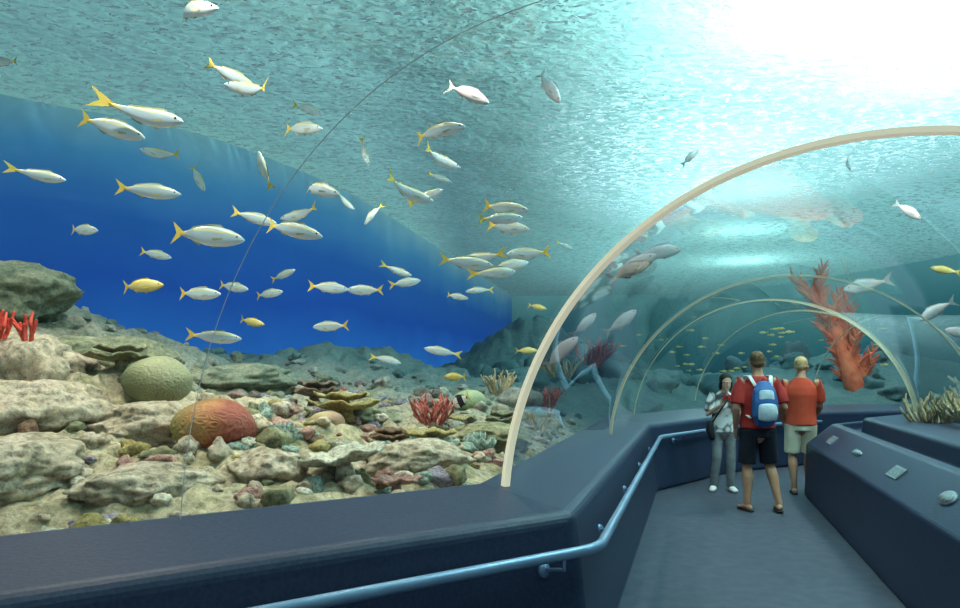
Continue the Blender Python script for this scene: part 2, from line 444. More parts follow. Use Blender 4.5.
def plate(name, x, y, r, m_, tiers=1, z=.06, tilt=(0, 0)):
    bm = bmesh.new()
    for t in range(tiers):
        rr = r*(1-.22*t); c = V((random.uniform(-.1, .1)*r*t, random.uniform(-.1, .1)*r*t, z+t*r*.28)); ph = random.uniform(0, 6)
        rows = []
        for i in range(9):
            row = []
            for k in range(64):
                a = 2*math.pi*k/64; q = i/8
                w = 1+.14*math.sin(3*a+ph)+.07*math.sin(7*a+ph*2)+.03*math.sin(17*a)
                zz = .22*rr*q*q+.06*rr*q*math.sin(5*a+ph)+.03*rr*q*math.sin(13*a)
                row.append(bm.verts.new(c+V((math.cos(a)*rr*q*w+1e-4*math.cos(a), math.sin(a)*rr*q*w*.85+1e-4*math.sin(a), zz))))
            rows.append(row)
        for a_, b_ in zip(rows, rows[1:]):
            for k in range(64): bm.faces.new((a_[k], a_[(k+1) % 64], b_[(k+1) % 64], b_[k]))
        loft(bm, [(c+V((0, 0, -r*.35)), r*.25, r*.25), (c+V((0, 0, .01)), r*.16, r*.16)], seg=12)
    o = obj(name, bm, m_); md = o.modifiers.new('s', 'SOLIDIFY'); md.thickness = .014
    o.location = (x, y, gz(x, y)); o.rotation_euler = (tilt[0], tilt[1], random.uniform(0, 6)); return o
plate('plate_coral', -.76, 4.15, .25, m_cols[6], 1, .10, (.12, 0.1))
plate('plate_coral', -.46, 4.02, .13, m_cols[4], 1, .07)
plate('plate_coral', -1.05, 5.75, .27, m_cols[2], 2, .12)
plate('plate_coral', -1.5, 6.6, .25, m_cols[7], 2, .1)
plate('plate_coral', -.35, 4.9, .17, m_cols[2], 1, .1)
plate('plate_coral', -2.3, 5.1, .22, m_cols[0], 2, .1)
plate('plate_coral', .2, 6.1, .18, m_cols[1], 2, .1)
plate('plate_coral', -2.9, 5.9, .25, m_cols[1], 2, .1)
plate('plate_coral', -.2, 6.3, .16, m_cols[2], 1, .1)
plate('plate_coral', -.65, 5.2, .15, m_cols[7], 2, .08)
for (x, y, r) in ((-1.28, 4.75, .11), (-.02, 5.2, .10), (-.5, 5.4, .10), (-1.0, 4.95, .08), (.1, 5.8, .1)):
    bm = bmesh.new()
    for j in range(9):
        a0 = j*.7; rr = r*(.4+.08*j); pts = []
        for k in range(26):
            a = a0+k/25*2.6; w = rr+.18*r*math.sin(a*7+j)
            pts.append((bm.verts.new((math.cos(a)*w*.8, math.sin(a)*w*.8, -.03)), bm.verts.new((math.cos(a)*w*1.15, math.sin(a)*w*1.15, r*(1-.06*j)+.15*r*math.sin(a*9)))))
        for p, q in zip(pts, pts[1:]): bm.faces.new((p[0], q[0], q[1], p[1]))
    o = obj('lettuce_coral', bm, m_cols[3]); md = o.modifiers.new('s', 'SOLIDIFY'); md.thickness = .008
    o.location = (x, y, gz(x, y)+.01)

# ------------------------------------------------------------------ tank walls and water
def wallstrip(name, poly, m_, z0=0.0, z1=4.99):
    bm = bmesh.new(); P = []
    for a, b in zip(poly, poly[1:]):
        for k in range(6): P.append(V(a).lerp(V(b), k/6))
    P.append(V(poly[-1]))
    for _ in range(4): P = [P[0]]+[(P[i-1]+P[i]*2+P[i+1])/4 for i in range(1, len(P)-1)]+[P[-1]]
    lo = [bm.verts.new((p.x, p.y, z0)) for p in P]; hi = [bm.verts.new((p.x, p.y, z1)) for p in P]
    for i in range(len(P)-1): bm.faces.new((lo[i], lo[i+1], hi[i+1], hi[i]))
    o = obj(name, bm, m_); md = o.modifiers.new('s', 'SOLIDIFY'); md.thickness = .2; return o
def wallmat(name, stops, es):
    """painted tank wall: light near the surface painted in by height, added glow = light scattered by the water in front of it"""
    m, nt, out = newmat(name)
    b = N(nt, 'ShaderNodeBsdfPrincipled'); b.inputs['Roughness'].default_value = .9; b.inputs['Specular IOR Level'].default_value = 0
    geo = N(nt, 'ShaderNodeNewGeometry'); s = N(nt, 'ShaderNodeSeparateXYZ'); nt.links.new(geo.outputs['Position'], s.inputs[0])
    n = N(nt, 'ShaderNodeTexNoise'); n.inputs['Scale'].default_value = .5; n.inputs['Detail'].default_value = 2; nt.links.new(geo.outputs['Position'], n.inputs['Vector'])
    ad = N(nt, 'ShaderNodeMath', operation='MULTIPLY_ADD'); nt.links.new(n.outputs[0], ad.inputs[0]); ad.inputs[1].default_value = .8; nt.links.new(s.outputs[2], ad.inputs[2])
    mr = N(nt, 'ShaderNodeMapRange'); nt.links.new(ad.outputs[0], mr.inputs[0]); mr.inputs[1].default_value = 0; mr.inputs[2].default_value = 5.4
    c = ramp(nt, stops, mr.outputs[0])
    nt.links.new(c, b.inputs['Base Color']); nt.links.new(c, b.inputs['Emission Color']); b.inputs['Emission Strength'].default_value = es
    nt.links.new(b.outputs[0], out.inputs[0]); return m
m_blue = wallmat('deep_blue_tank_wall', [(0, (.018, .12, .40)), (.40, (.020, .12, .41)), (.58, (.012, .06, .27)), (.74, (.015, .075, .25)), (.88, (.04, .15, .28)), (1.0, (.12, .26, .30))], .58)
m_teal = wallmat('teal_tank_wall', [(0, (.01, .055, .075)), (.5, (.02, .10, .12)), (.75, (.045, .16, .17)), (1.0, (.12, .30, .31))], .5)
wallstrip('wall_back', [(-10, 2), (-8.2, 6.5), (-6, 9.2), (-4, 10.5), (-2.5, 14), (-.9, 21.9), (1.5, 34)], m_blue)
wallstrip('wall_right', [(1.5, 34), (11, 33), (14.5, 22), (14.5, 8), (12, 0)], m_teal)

def water():
    m, nt, out = newmat('rippled_water_surface')
    tc = N(nt, 'ShaderNodeTexCoord')
    mp = N(nt, 'ShaderNodeMapping'); mp.inputs['Scale'].default_value = (.8, 1.3, 1); mp.inputs['Rotation'].default_value = (0, 0, .35)
    nt.links.new(tc.outputs['Object'], mp.inputs[0])
    n1 = N(nt, 'ShaderNodeTexNoise'); n1.inputs['Scale'].default_value = 7; n1.inputs['Detail'].default_value = 2; n1.inputs['Distortion'].default_value = .4
    n2 = N(nt, 'ShaderNodeTexNoise'); n2.inputs['Scale'].default_value = .9; n2.inputs['Detail'].default_value = 1
    n3 = N(nt, 'ShaderNodeTexNoise'); n3.inputs['Scale'].default_value = 10; n3.inputs['Detail'].default_value = 2; n3.inputs['Distortion'].default_value = 1.2
    for n in (n1, n2, n3): nt.links.new(mp.outputs[0], n.inputs['Vector'])
    ad = N(nt, 'ShaderNodeMath', operation='MULTIPLY_ADD'); nt.links.new(n2.outputs[0], ad.inputs[0]); ad.inputs[1].default_value = 3.0; nt.links.new(n1.outputs[0], ad.inputs[2])
    bp = N(nt, 'ShaderNodeBump'); bp.inputs['Strength'].default_value = 1.0; bp.inputs['Distance'].default_value = .038
    nt.links.new(ad.outputs[0], bp.inputs['Height'])
    tl = N(nt, 'ShaderNodeBsdfTranslucent'); tl.inputs[0].default_value = (.15, .33, .31, 1)
    gl = N(nt, 'ShaderNodeBsdfGlossy'); gl.inputs['Roughness'].default_value = .3; gl.inputs[0].default_value = (.35, .6, .62, 1)
    nt.links.new(bp.outputs[0], tl.inputs['Normal']); nt.links.new(bp.outputs[0], gl.inputs['Normal'])
    tr = N(nt, 'ShaderNodeBsdfTransparent'); tr.inputs[0].default_value = (.42, .60, .62, 1)
    m1 = N(nt, 'ShaderNodeMixShader'); m1.inputs[0].default_value = .35
    nt.links.new(tl.outputs[0], m1.inputs[1]); nt.links.new(gl.outputs[0], m1.inputs[2])
    fr = N(nt, 'ShaderNodeMapRange'); fr.interpolation_type = 'SMOOTHSTEP'
    nt.links.new(n1.outputs[0], fr.inputs[0]); fr.inputs[1].default_value = .44; fr.inputs[2].default_value = .74; fr.inputs[3].default_value = .08; fr.inputs[4].default_value = .55
    gs = N(nt, 'ShaderNodeMapRange'); nt.links.new(n3.outputs[0], gs.inputs[0]); gs.inputs[1].default_value = .585; gs.inputs[2].default_value = .64; gs.inputs[3].default_value = 0; gs.inputs[4].default_value = .95  # noise threshold opens clear specks that imitate surface glints
    mxm = N(nt, 'ShaderNodeMath', operation='MAXIMUM'); nt.links.new(fr.outputs[0], mxm.inputs[0]); nt.links.new(gs.outputs[0], mxm.inputs[1])
    m2 = N(nt, 'ShaderNodeMixShader'); nt.links.new(mxm.outputs[0], m2.inputs[0]); nt.links.new(m1.outputs[0], m2.inputs[1]); nt.links.new(tr.outputs[0], m2.inputs[2])
    nt.links.new(m2.outputs[0], out.inputs[0]); return m
bm = bmesh.new(); vs = [bm.verts.new(p) for p in ((-12, -5, 0), (17, -5, 0), (17, 36, 0), (-12, 36, 0))]; bm.faces.new(vs)
o = obj('water_surface', bm, water()); o.location.z = WATER_Z
# unseen glow panel added above the water as skylight for glints, fading outwards
def panelglow():
    m, nt, out = newmat('added_glow_panel_emission')
    tc = N(nt, 'ShaderNodeTexCoord'); mp = N(nt, 'ShaderNodeMapping'); mp.inputs['Scale'].default_value = (1/8.5, 1/17, 1)
    gr = N(nt, 'ShaderNodeTexGradient'); gr.gradient_type = 'SPHERICAL'
    nt.links.new(tc.outputs['Object'], mp.inputs[0]); nt.links.new(mp.outputs[0], gr.inputs[0])
    mr = N(nt, 'ShaderNodeMapRange'); mr.interpolation_type = 'SMOOTHSTEP'; nt.links.new(gr.outputs[1], mr.inputs[0]); mr.inputs[2].default_value = .7; mr.inputs[3].default_value = .42; mr.inputs[4].default_value = 5.0
    em = N(nt, 'ShaderNodeEmission'); em.inputs[0].default_value = (.78, .94, 1, 1); nt.links.new(mr.outputs[0], em.inputs[1])
    nt.links.new(em.outputs[0], out.inputs[0]); return m
bm = bmesh.new(); vs = [bm.verts.new(p) for p in ((-9.5, -17, 0), (-9.5, 18, 0), (9, 18, 0), (9, -17, 0))]; bm.faces.new(vs)
o = obj('added_glow_panel', bm, panelglow()); o.location = (8.8, 19, 8)

# ------------------------------------------------------------------ fish
def fishmat():
    m, nt, out = newmat('yellowtail_scales')
    b = N(nt, 'ShaderNodeBsdfPrincipled'); b.inputs['Roughness'].default_value = .4
    tc = N(nt, 'ShaderNodeTexCoord'); s = N(nt, 'ShaderNodeSeparateXYZ'); nt.links.new(tc.outputs['Object'], s.inputs[0])
    zr = N(nt, 'ShaderNodeMapRange'); nt.links.new(s.outputs[2], zr.inputs[0]); zr.inputs[1].default_value = -.12; zr.inputs[2].default_value = .12
    c = ramp(nt, [(0, (.50, .56, .55)), (.42, (.36, .47, .52)), (.62, (.26, .36, .40)), (.70, (.46, .43, .18)), (.78, (.26, .33, .28)), (1, (.18, .26, .26))], zr.outputs[0])
    xr = N(nt, 'ShaderNodeMapRange'); nt.links.new(s.outputs[0], xr.inputs[0]); xr.inputs[1].default_value = -.24; xr.inputs[2].default_value = -.34
    mx = N(nt, 'ShaderNodeMix', data_type='RGBA'); nt.links.new(xr.outputs[0], mx.inputs[0]); nt.links.new(c, mx.inputs[6]); mx.inputs[7].default_value = (.66, .49, .06, 1)
    nt.links.new(mx.outputs[2], b.inputs['Base Color']); nt.links.new(mx.outputs[2], b.inputs['Emission Color']); b.inputs['Emission Strength'].default_value = .15  # faint self-glow added in the scale colours
    nt.links.new(b.outputs[0], out.inputs[0]); return m
m_fish = fishmat()
m_finy = mat('yellow_fin', [(.64, .50, .08), (.56, .44, .10)], scale=20, bump=0)
m_fing = mat('olive_fin', [(.34, .37, .24), (.40, .40, .22)], scale=20, bump=0)
m_finp = mat('pale_fin', [(.40, .42, .42), (.5, .48, .46)], scale=20, bump=0)
m_eye = mat('fish_eye', [(.01, .01, .01)], bump=0, rough=.2)
m_gold = mat('golden_fish', [(.55, .43, .08), (.62, .54, .24)], scale=5, rough=.4, bump=0)
m_pale = mat('pale_fish', [(.46, .54, .56), (.72, .60, .60)], scale=4, rough=.4, bump=0)
def fishmesh(name, bend, deep=1.0, mats=None, bands=False):
    bm = bmesh.new(); bx = lambda x: bend*max(0, .15-x)**2*2.2
    prof = [(.50, .006, .006), (.485, .022, .018), (.45, .045, .032), (.38, .078, .045), (.28, .108, .055), (.15, .125, .058), (0, .120, .054), (-.12, .096, .044), (-.22, .062, .030), (-.30, .034, .018), (-.36, .022, .012)]
    seg = 16; rows = []
    for x, h, w in prof:
        h *= deep
        rows.append([bm.verts.new((x, bx(x)+w*math.cos(2*math.pi*k/seg), h*math.sin(2*math.pi*k/seg)*(1 if math.sin(2*math.pi*k/seg) > 0 else 1.05)-.006)) for k in range(seg)])
    for n_, (a, b) in enumerate(zip(rows, rows[1:])):
        for k in range(seg):
            f = bm.faces.new((a[k], b[k], b[(k+1) % seg], a[(k+1) % seg]))
            if bands: f.material_index = 3 if n_ in (2, 5, 6, 9) else 0
    bm.faces.new(rows[0]); bm.faces.new(rows[-1][::-1])
    def fin(pts, mi=1, y=0):
        vs = [bm.verts.new((x, bx(x)+y, z*deep)) for x, z in pts]; f = bm.faces.new(vs); f.material_index = mi
        vs = [bm.verts.new((x, bx(x)+y+.004, z*deep)) for x, z in pts]; f = bm.faces.new(vs[::-1]); f.material_index = mi
    fin([(-.33, .02), (-.39, .07), (-.50, .15), (-.46, .07), (-.425, .0), (-.36, 0)]); fin([(-.36, 0), (-.425, .0), (-.46, -.07), (-.50, -.15), (-.39, -.07), (-.33, -.02)])
    fin([(.24, .10), (.16, .15), (.02, .14), (-.10, .115), (-.20, .09), (-.23, .055), (-.1, .08), (.1, .105)], 3)
    fin([(-.04, -.10), (-.08, -.145), (-.16, -.11), (-.22, -.055), (-.12, -.075)], 3)
    fin([(.20, -.11), (.10, -.16), (.08, -.12)], 3)
    for s in (-1, 1):
        vs = [bm.verts.new((x, s*yy, z)) for x, yy, z in ((.24, .052, -.02), (.10, .10, -.055), (.12, .09, -.085), (.22, .054, -.05))]
        f = bm.faces.new(vs if s > 0 else vs[::-1]); f.material_index = 3
        ball(bm, (.40, s*.034, .018*deep), .015, sub=2, mi=2)
    bmesh.ops.recalc_face_normals(bm, faces=bm.faces)
    me = bpy.data.meshes.new(name); bm.to_mesh(me); bm.free()
    for m_ in mats or [m_fish, m_finy, m_eye, m_fing]: me.materials.append(m_)
    for p in me.polygons: p.use_smooth = True
    return me
FM = [fishmesh('fish_straight', 0, .9), fishmesh('fish_bend_a', .55, .92), fishmesh('fish_bend_b', -.55, .88), fishmesh('fish_deep', .2, 1.05)]
FG = fishmesh('fish_gold', .3, 1.1, [m_gold, m_finy, m_eye, m_finy]); FP = fishmesh('fish_pale', .3, 1.15, [m_pale, m_finp, m_eye, m_finp])
FB = fishmesh('fish_banner', .1, 1.9, [mat('banner_white', [(.75, .75, .7)], bump=0), m_finy, m_eye, mat('banner_black', [(.015, .015, .02)], bump=0)], bands=True)
def fish(name, me, x, y, z, L, yaw, pitch):
    o = link(bpy.data.objects.new(name, me)); o.location = (x, y, z); o.scale = (L,)*3
    o.rotation_euler = (random.uniform(-.12, .12), -math.radians(pitch), math.radians(yaw)); return o
# world position x, y, z | length | heading | pitch | kind
FISH = [(-1.91,4.8,3.93,.46,0,-8,0),(-4.94,7.58,4.75,.31,180,0,0),(-1.72,5.05,3.59,.36,0,-22,0),(-1.51,4.8,3.39,.37,180,15,0),(-2.42,4.8,3.15,.41,0,-14,0),(-2.16,4.8,3.21,.53,0,-12,0),(-3.03,6.92,3.6,.36,180,8,0),(-1.94,8.2,4.49,.34,0,-15,0),(-1.34,5.48,3.37,.36,0,-8,0),(-3.29,5.48,3.01,.36,0,-10,0),(-2.18,4.8,2.73,.41,0,-4,0),(-3.17,8.2,3.71,.34,0,-62,0),(-2.17,7.3,3.57,.36,180,75,0),(-1.3,8.2,3.99,.3,0,-70,0),(-.28,4.8,3.13,.38,0,4,0),(-.09,5.71,3.72,.36,0,-24,2),
(.59,6.26,3.99,.36,0,-58,2),(-.32,5.84,3.23,.36,0,-14,0),(-1.07,4.8,2.75,.36,0,-20,0),(-.48,4.85,2.73,.37,0,-14,0),(-.49,6.5,3.09,.36,0,18,0),(-.45,8.2,3.71,.29,0,-18,0),(-1.21,8.2,3.31,.31,180,-55,0),(.18,5.3,2.73,.36,0,-10,0),(.14,5.0,2.59,.34,0,6,0),(.22,5.8,2.69,.36,0,-10,0),(-1.80,4.8,2.44,.50,0,-7,0),(-1.79,5.8,2.76,.36,0,-12,0),(-1.24,4.8,2.48,.42,0,-14,0),(-1.60,6.5,2.93,.36,180,-10,0),(-3.76,6.9,2.88,.36,0,-6,0),(-3.47,7.8,2.79,.34,0,-12,0),(-1.52,8.2,3.44,.28,0,-35,0),
(-2.65,5.7,2.21,.36,0,2,1),(-2.20,5.7,2.15,.36,0,-2,0),(-2.61,7.7,2.43,.36,0,-10,0),(-2.32,8.0,2.39,.35,0,5,0),(-2.21,8.2,2.62,.34,0,18,0),(-1.37,6.6,2.30,.36,0,-5,0),(-1.15,7.3,2.35,.36,180,0,0),(-.92,8.2,2.66,.34,0,-18,0),(-.82,8.0,2.51,.35,0,10,0),(-.09,4.8,2.26,.36,0,-6,0),(0,5.8,2.44,.36,180,-8,0),(.12,5.6,2.30,.345,0,5,0),(.39,6.0,2.51,.36,180,-4,0),(-.27,8.2,2.38,.29,0,-12,0),(-.02,8.0,2.43,.29,180,-6,0),(.27,6.6,2.50,.36,0,10,0),(.95,8.2,2.95,.22,0,-20,0),
(-1.82,5.0,1.78,.36,0,-4,0),(-2.51,8.0,2.08,.31,0,-12,1),(-1.49,7.3,1.99,.36,180,-3,0),(-1.02,8.0,1.67,.33,0,-16,0),(-.39,7.3,1.74,.36,180,10,0),(-.25,7.6,1.48,.29,180,0,1),(.64,8.2,2.26,.22,0,-15,1),(.52,8.2,1.77,.25,0,0,1),(4.52,9,4.10,.22,0,-50,0),(5.28,9,3.52,.37,0,-40,2),(2.59,9,4.18,.27,0,40,2),(5.73,9,2.78,.32,180,15,1),(-1.21,5.0,1.13,.21,0,0,1),
(1.34,6.5,2.46,.50,0,25,2),(1.44,7.4,2.04,.40,0,38,2),(.81,7.4,1.73,.48,0,40,2),(5.27,10,2.71,.62,180,-12,2),(1.62,6.6,2.62,.42,0,8,2),
(5.35,8.6,2.25,.45,180,-30,2),(5.8,8.8,2.0,.4,160,10,2),(1.15,8.0,2.05,.36,0,45,2)]
for (x, y, z, L, yw, pi_, kd) in FISH:
    me = random.choice(FM) if kd == 0 else (FG if kd == 1 else FP)
    fish(('yellowtail_fish', 'golden_fish', 'silver_fish')[kd], me, x, y, z, L, yw+random.uniform(-24, 24), pi_)
fish('banner_fish', FB, -.155, 6.0, 1.30, .2, 150, -25)
bm = bmesh.new()
for k in range(60):
    x = random.uniform(1.5, 8.5); y = random.uniform(14, 19); z = random.uniform(1.5, 2.5)
    s = random.uniform(.12, .19); a = random.uniform(-.5, .5)+random.choice((0, math.pi))
    bm2 = bmesh.new(); bm2.from_mesh(FG); bm2.transform(Matrix.Translation((x, y, z)) @ Matrix.Rotation(a, 4, 'Z') @ Matrix.Scale(s, 4))
    t = bpy.data.meshes.new('t'); bm2.to_mesh(t); bm2.free(); bm.from_mesh(t); bpy.data.meshes.remove(t)
obj('distant_fish_school', bm, [m_gold, m_finy, m_eye, m_finy])

# ------------------------------------------------------------------ people
m_skin = mat('skin_tan', [(.42, .21, .13), (.50, .27, .17)], scale=8, rough=.55, bump=0)
m_skin2 = mat('skin_fair', [(.60, .36, .26), (.66, .42, .31)], scale=8, rough=.55, bump=0)
m_brown = mat('hair_brown', [(.10, .055, .025), (.17, .09, .045)], scale=40, bump=.5)
m_blond = mat('hair_sandy', [(.42, .27, .13), (.52, .36, .19)], scale=40, bump=.5)
m_black = mat('hair_black', [(.015, .012, .01), (.03, .025, .02)], scale=40, bump=.5)
m_white = mat('white_cloth', [(.75, .76, .76), (.85, .85, .84)], scale=10, bump=.1)
m_dark = mat('dark_rubber', [(.02, .02, .02)], bump=0)
def part(name, bm, m_, par, vox=.007, sm=3):
    bmesh.ops.recalc_face_normals(bm, faces=bm.faces)
    o = obj(name, bm, m_, parent=par)
    r = o.modifiers.new('r', 'REMESH'); r.mode = 'VOXEL'; r.voxel_size = vox; r.use_smooth_shade = True
    s = o.modifiers.new('s', 'SMOOTH'); s.iterations = sm; s.factor = .5
    return o
def hand(bm, w, d, nrm, thumb, curl=.5):
    w, d, nrm, thumb = V(w), V(d).normalized(), V(nrm).normalized(), V(thumb).normalized()
    loft(bm, [(w, .026, .018), (w+d*.04, .036, .015), (w+d*.085, .040, .013)], X=thumb, seg=12, rnd=True)
    for k, (o_, L) in enumerate(((.030, .072), (.010, .080), (-.011, .074), (-.031, .058))):
        p = w+d*.085+thumb*o_; q = p+(d+nrm*curl*.4).normalized()*L*.45; e = q+(d*.8+nrm*curl*1.2).normalized()*L*.35; g_ = e+(d*.4+nrm*curl*1.5).normalized()*L*.25
        loft(bm, [(p, .0095, .0095), (q, .009, .009), (e, .008, .008), (g_, .007, .007)], seg=8, rnd=True)
    p = w+d*.02+thumb*.03; q = p+(d*.6+thumb*.7).normalized()*.04; e = q+(d*.9+thumb*.2+nrm*.3).normalized()*.032
    loft(bm, [(p, .012, .012), (q, .011, .011), (e, .009, .009)], seg=8, rnd=True)
def person(name, loc, face, sc, P, yaw, nod, hem, skin, hairm, shirtm, pantm, shoe, hair='short', pant='shorts', fem=False):
    e = link(bpy.data.objects.new(name, None)); e.location = loc; e.rotation_euler = (0, 0, math.radians(face)); e.scale = (sc,)*3
    A = {k: V(v) for k, v in P.items()}
    hd = A['head']; lean = A['chest']; pel = A['pelvis']; neck = A['neck']
    bm = bmesh.new()
    loft(bm, [(pel-V((0, 0, .09)), .135, .10), (pel, .155, .112), (pel.lerp(lean, .35), .135, .098), (lean-V((0, 0, .06)), .158, .112), (lean+V((0, 0, .05)), .165, .105), (neck-V((0, 0, .05)), .10, .075), (neck, .058, .056)], rnd=True)
    loft(bm, [(neck-V((0, 0, .05)), .062, .06), (neck.lerp(hd, .7), .052, .056)], rnd=True)
    R = Matrix.Rotation(math.radians(yaw), 3, 'Z') @ Matrix.Rotation(math.radians(nod), 3, 'X')
    H = lambda x, y, z: hd + R @ V((x, y, z))
    ball(bm, H(0, -.012, .035), (.078, .095, .088), 3, rot=R)
    ball(bm, H(0, .028, -.03), (.062, .068, .082), 3, rot=R)
    loft(bm, [(H(0, .088, .025), .009, .008), (H(0, .108, -.018), .014, .012)], seg=8, rnd=True)
    loft(bm, [(H(-.045, .078, .032), .008, .008), (H(0, .088, .034), .008, .008), (H(.045, .078, .032), .008, .008)], seg=8, rnd=True, X=V((0, 0, 1)))
    loft(bm, [(H(-.02, .088, -.05), .007, .007), (H(.02, .088, -.05), .007, .007)], seg=8, rnd=True, X=V((0, 0, 1)))
    ball(bm, H(0, .075, -.085), (.025, .02, .02), 2)
    for s in (-1, 1): ball(bm, H(s*.080, -.005, -.008), (.010, .020, .032), 2, rot=R)
    for s, q in ((-1, 'L'), (1, 'R')):
        sh, el, wr = A['sh'+q], A['el'+q], A['wr'+q]
        k = .85 if fem else 1
        loft(bm, [(sh, .056*k, .056*k), (sh.lerp(el, .45), .047*k, .047*k), (el, .038*k, .038*k)], rnd=True)
        loft(bm, [(el, .039*k, .038*k), (el.lerp(wr, .3), .041*k, .038*k), (wr, .026*k, .022*k)], rnd=True)
        d = (wr-el).normalized()
        if 'hand'+q in A: d = A['hand'+q].normalized()
        hand(bm, wr, d, A.get('palm'+q, V((-s, 0, 0))), A.get('thumb'+q, V((0, 1, 0))), .6)
        hp, kn, an = A['hip'+q], A['kn'+q], A['an'+q]
        loft(bm, [(hp, .088, .09), (hp.lerp(kn, .5), .074, .076), (kn+(hp-kn)*.08, .056, .058)], rnd=True)
        back = V((0, -.018, 0))
        loft(bm, [(kn, .054, .056), (kn.lerp(an, .3)+back, .058, .062), (kn.lerp(an, .65)+back*.5, .043, .045), (an, .034, .038)], rnd=True)
        ft = A.get('toe'+q, V((0, 1, 0))).normalized()
        side = V((ft.y, -ft.x, 0)).normalized()
        a0 = an.copy()
        loft(bm, [(a0-ft*.045+V((0, 0, -.040)), .030, .030), (a0+ft*.02+V((0, 0, -.028)), .035, .040), (a0+ft*.10+V((0, 0, -.048)), .044, .022), (a0+ft*.17+V((0, 0, -.055)), .036, .014)], X=side, rnd=True)
    part('body', bm, skin, e, .0055, 2)
    bm = bmesh.new()
    for s in (-1, 1): ball(bm, H(s*.030, .083, .012), (.012, .008, .007), 2, rot=R)
    obj('eye_whites', bm, m_white, parent=e)
    bm = bmesh.new()
    for s in (-1, 1): ball(bm, H(s*.030, .090, .012), (.005, .003, .005), 2, rot=R)
    obj('irises', bm, m_dark, parent=e)
    bm = bmesh.new()
    if hair == 'short':
        ball(bm, H(0, -.026, .048), (.083, .094, .088), 3, rot=R); ball(bm, H(0, -.05, .0), (.074, .06, .06), 3, rot=R)
    elif hair == 'crop':
        ball(bm, H(0, -.026, .050), (.0805, .091, .083), 3, rot=R); ball(bm, H(0, -.048, .0), (.072, .055, .052), 3, rot=R)
    elif hair == 'long':
        ball(bm, H(0, -.026, .050), (.088, .098, .092), 3, rot=R); ball(bm, H(0, -.06, -.05), (.08, .05, .11), 3, rot=R)
        for s in (-1, 1): ball(bm, H(s*.074, .004, -.03), (.02, .038, .085), 3, rot=R)
    part('hair', bm, hairm, e, .008, 2)
    bm = bmesh.new()
    w = .9 if fem else 1.0
    loft(bm, [(pel+V((0, 0, hem)), .195*w, .150*w), (pel+V((0, 0, hem+.1)), .185*w, .142*w), (pel.lerp(lean, .5), .180*w, .134*w), (lean, .192*w, .138*w), (lean+V((0, 0, .08)), .185*w, .122*w), (neck-V((0, 0, .055)), .125*w, .088), (neck-V((0, 0, .015)), .070, .066)], seg=24)
    for s, q in ((-1, 'L'), (1, 'R')):
        sh, el, wr = A['sh'+q], A['el'+q], A['wr'+q]
        kk = .84
        c = lean+V((s*.08, 0, .06))
        loft(bm, [(c, .10*w, .095*w), (sh, .080*w, .078*w), (sh.lerp(el, kk*.5), .077*w, .075*w), (sh.lerp(el, kk), .072*w, .070*w)], seg=16)
    part('shirt', bm, shirtm, e, .009, 4)
    bm = bmesh.new()
    loft(bm, [(pel-V((0, 0, .12)), .170*w, .132*w), (pel, .176*w, .136*w), (pel+V((0, 0, .06)), .162*w, .125*w)], seg=24)
    for s, q in ((-1, 'L'), (1, 'R')):
        hp, kn, an = A['hip'+q], A['kn'+q], A['an'+q]
        if pant == 'shorts':
            loft(bm, [(hp, .105, .118), (hp.lerp(kn, .5), .100, .106), (hp.lerp(kn, .92), .098, .102)], seg=18)
        else:
            loft(bm, [(hp, .10*w, .115*w), (hp.lerp(kn, .5), .085*w, .09*w), (kn, .068, .072), (kn.lerp(an, .5), .062, .066), (an+V((0, 0, -.03)), .060, .066)], seg=18)
    part('shorts' if pant == 'shorts' else 'jeans', bm, pantm, e, .009, 4)
    bm = bmesh.new()
    for q in 'LR':
        an = A['an'+q]; ft = A.get('toe'+q, V((0, 1, 0))).normalized(); side = V((ft.y, -ft.x, 0)).normalized()
        b0 = V((an.x, an.y, 0))+V((0, 0, max(0, an.z-.085)))
        if shoe == 'sandal':
            loft(bm, [(b0-ft*.085+V((0, 0, .010)), .034, .010), (b0+V((0, 0, .010)), .040, .010), (b0+ft*.11+V((0, 0, .010)), .050, .010), (b0+ft*.185+V((0, 0, .010)), .030, .010)], X=side, seg=16)
            loft(bm, [(b0+ft*.09+side*.045+V((0, 0, .015)), .010, .006), (b0+ft*.08+V((0, 0, .062)), .016, .005), (b0+ft*.09-side*.045+V((0, 0, .015)), .010, .006)], seg=8, X=ft)
        else:
            loft(bm, [(b0-ft*.075+V((0, 0, .04)), .036, .040), (b0+V((0, 0, .05)), .044, .050), (b0+ft*.10+V((0, 0, .036)), .050, .036), (b0+ft*.175+V((0, 0, .028)), .038, .026)], X=side, seg=16, rnd=True)
    obj('sandals' if shoe == 'sandal' else 'trainers', bm, m_dark if shoe == 'sandal' else m_white, parent=e)
    return e, A, H

m_redshirt = mat('brick_red_cotton', [(.36, .022, .022), (.46, .04, .03)], scale=6, rough=.8, bump=.15)
m_orshirt = mat('orange_red_cotton', [(.42, .040, .018), (.52, .068, .03)], scale=6, rough=.8, bump=.15)
m_navy = mat('navy_shorts', [(.008, .010, .018), (.015, .018, .03)], scale=6, rough=.8, bump=.1)
m_khaki = mat('khaki_shorts', [(.62, .54, .40), (.72, .64, .50)], scale=6, rough=.8, bump=.15)
m_jean = mat('grey_jeans', [(.13, .15, .17), (.22, .24, .26)], scale=8, rough=.8, bump=.15)
m_print = mat('white_top_with_print', [(.80, .80, .80), (.80, .80, .80), (.78, .78, .78), (.10, .10, .11), (.04, .04, .05)], scale=9, rough=.8, bump=.05, kind='voronoi')

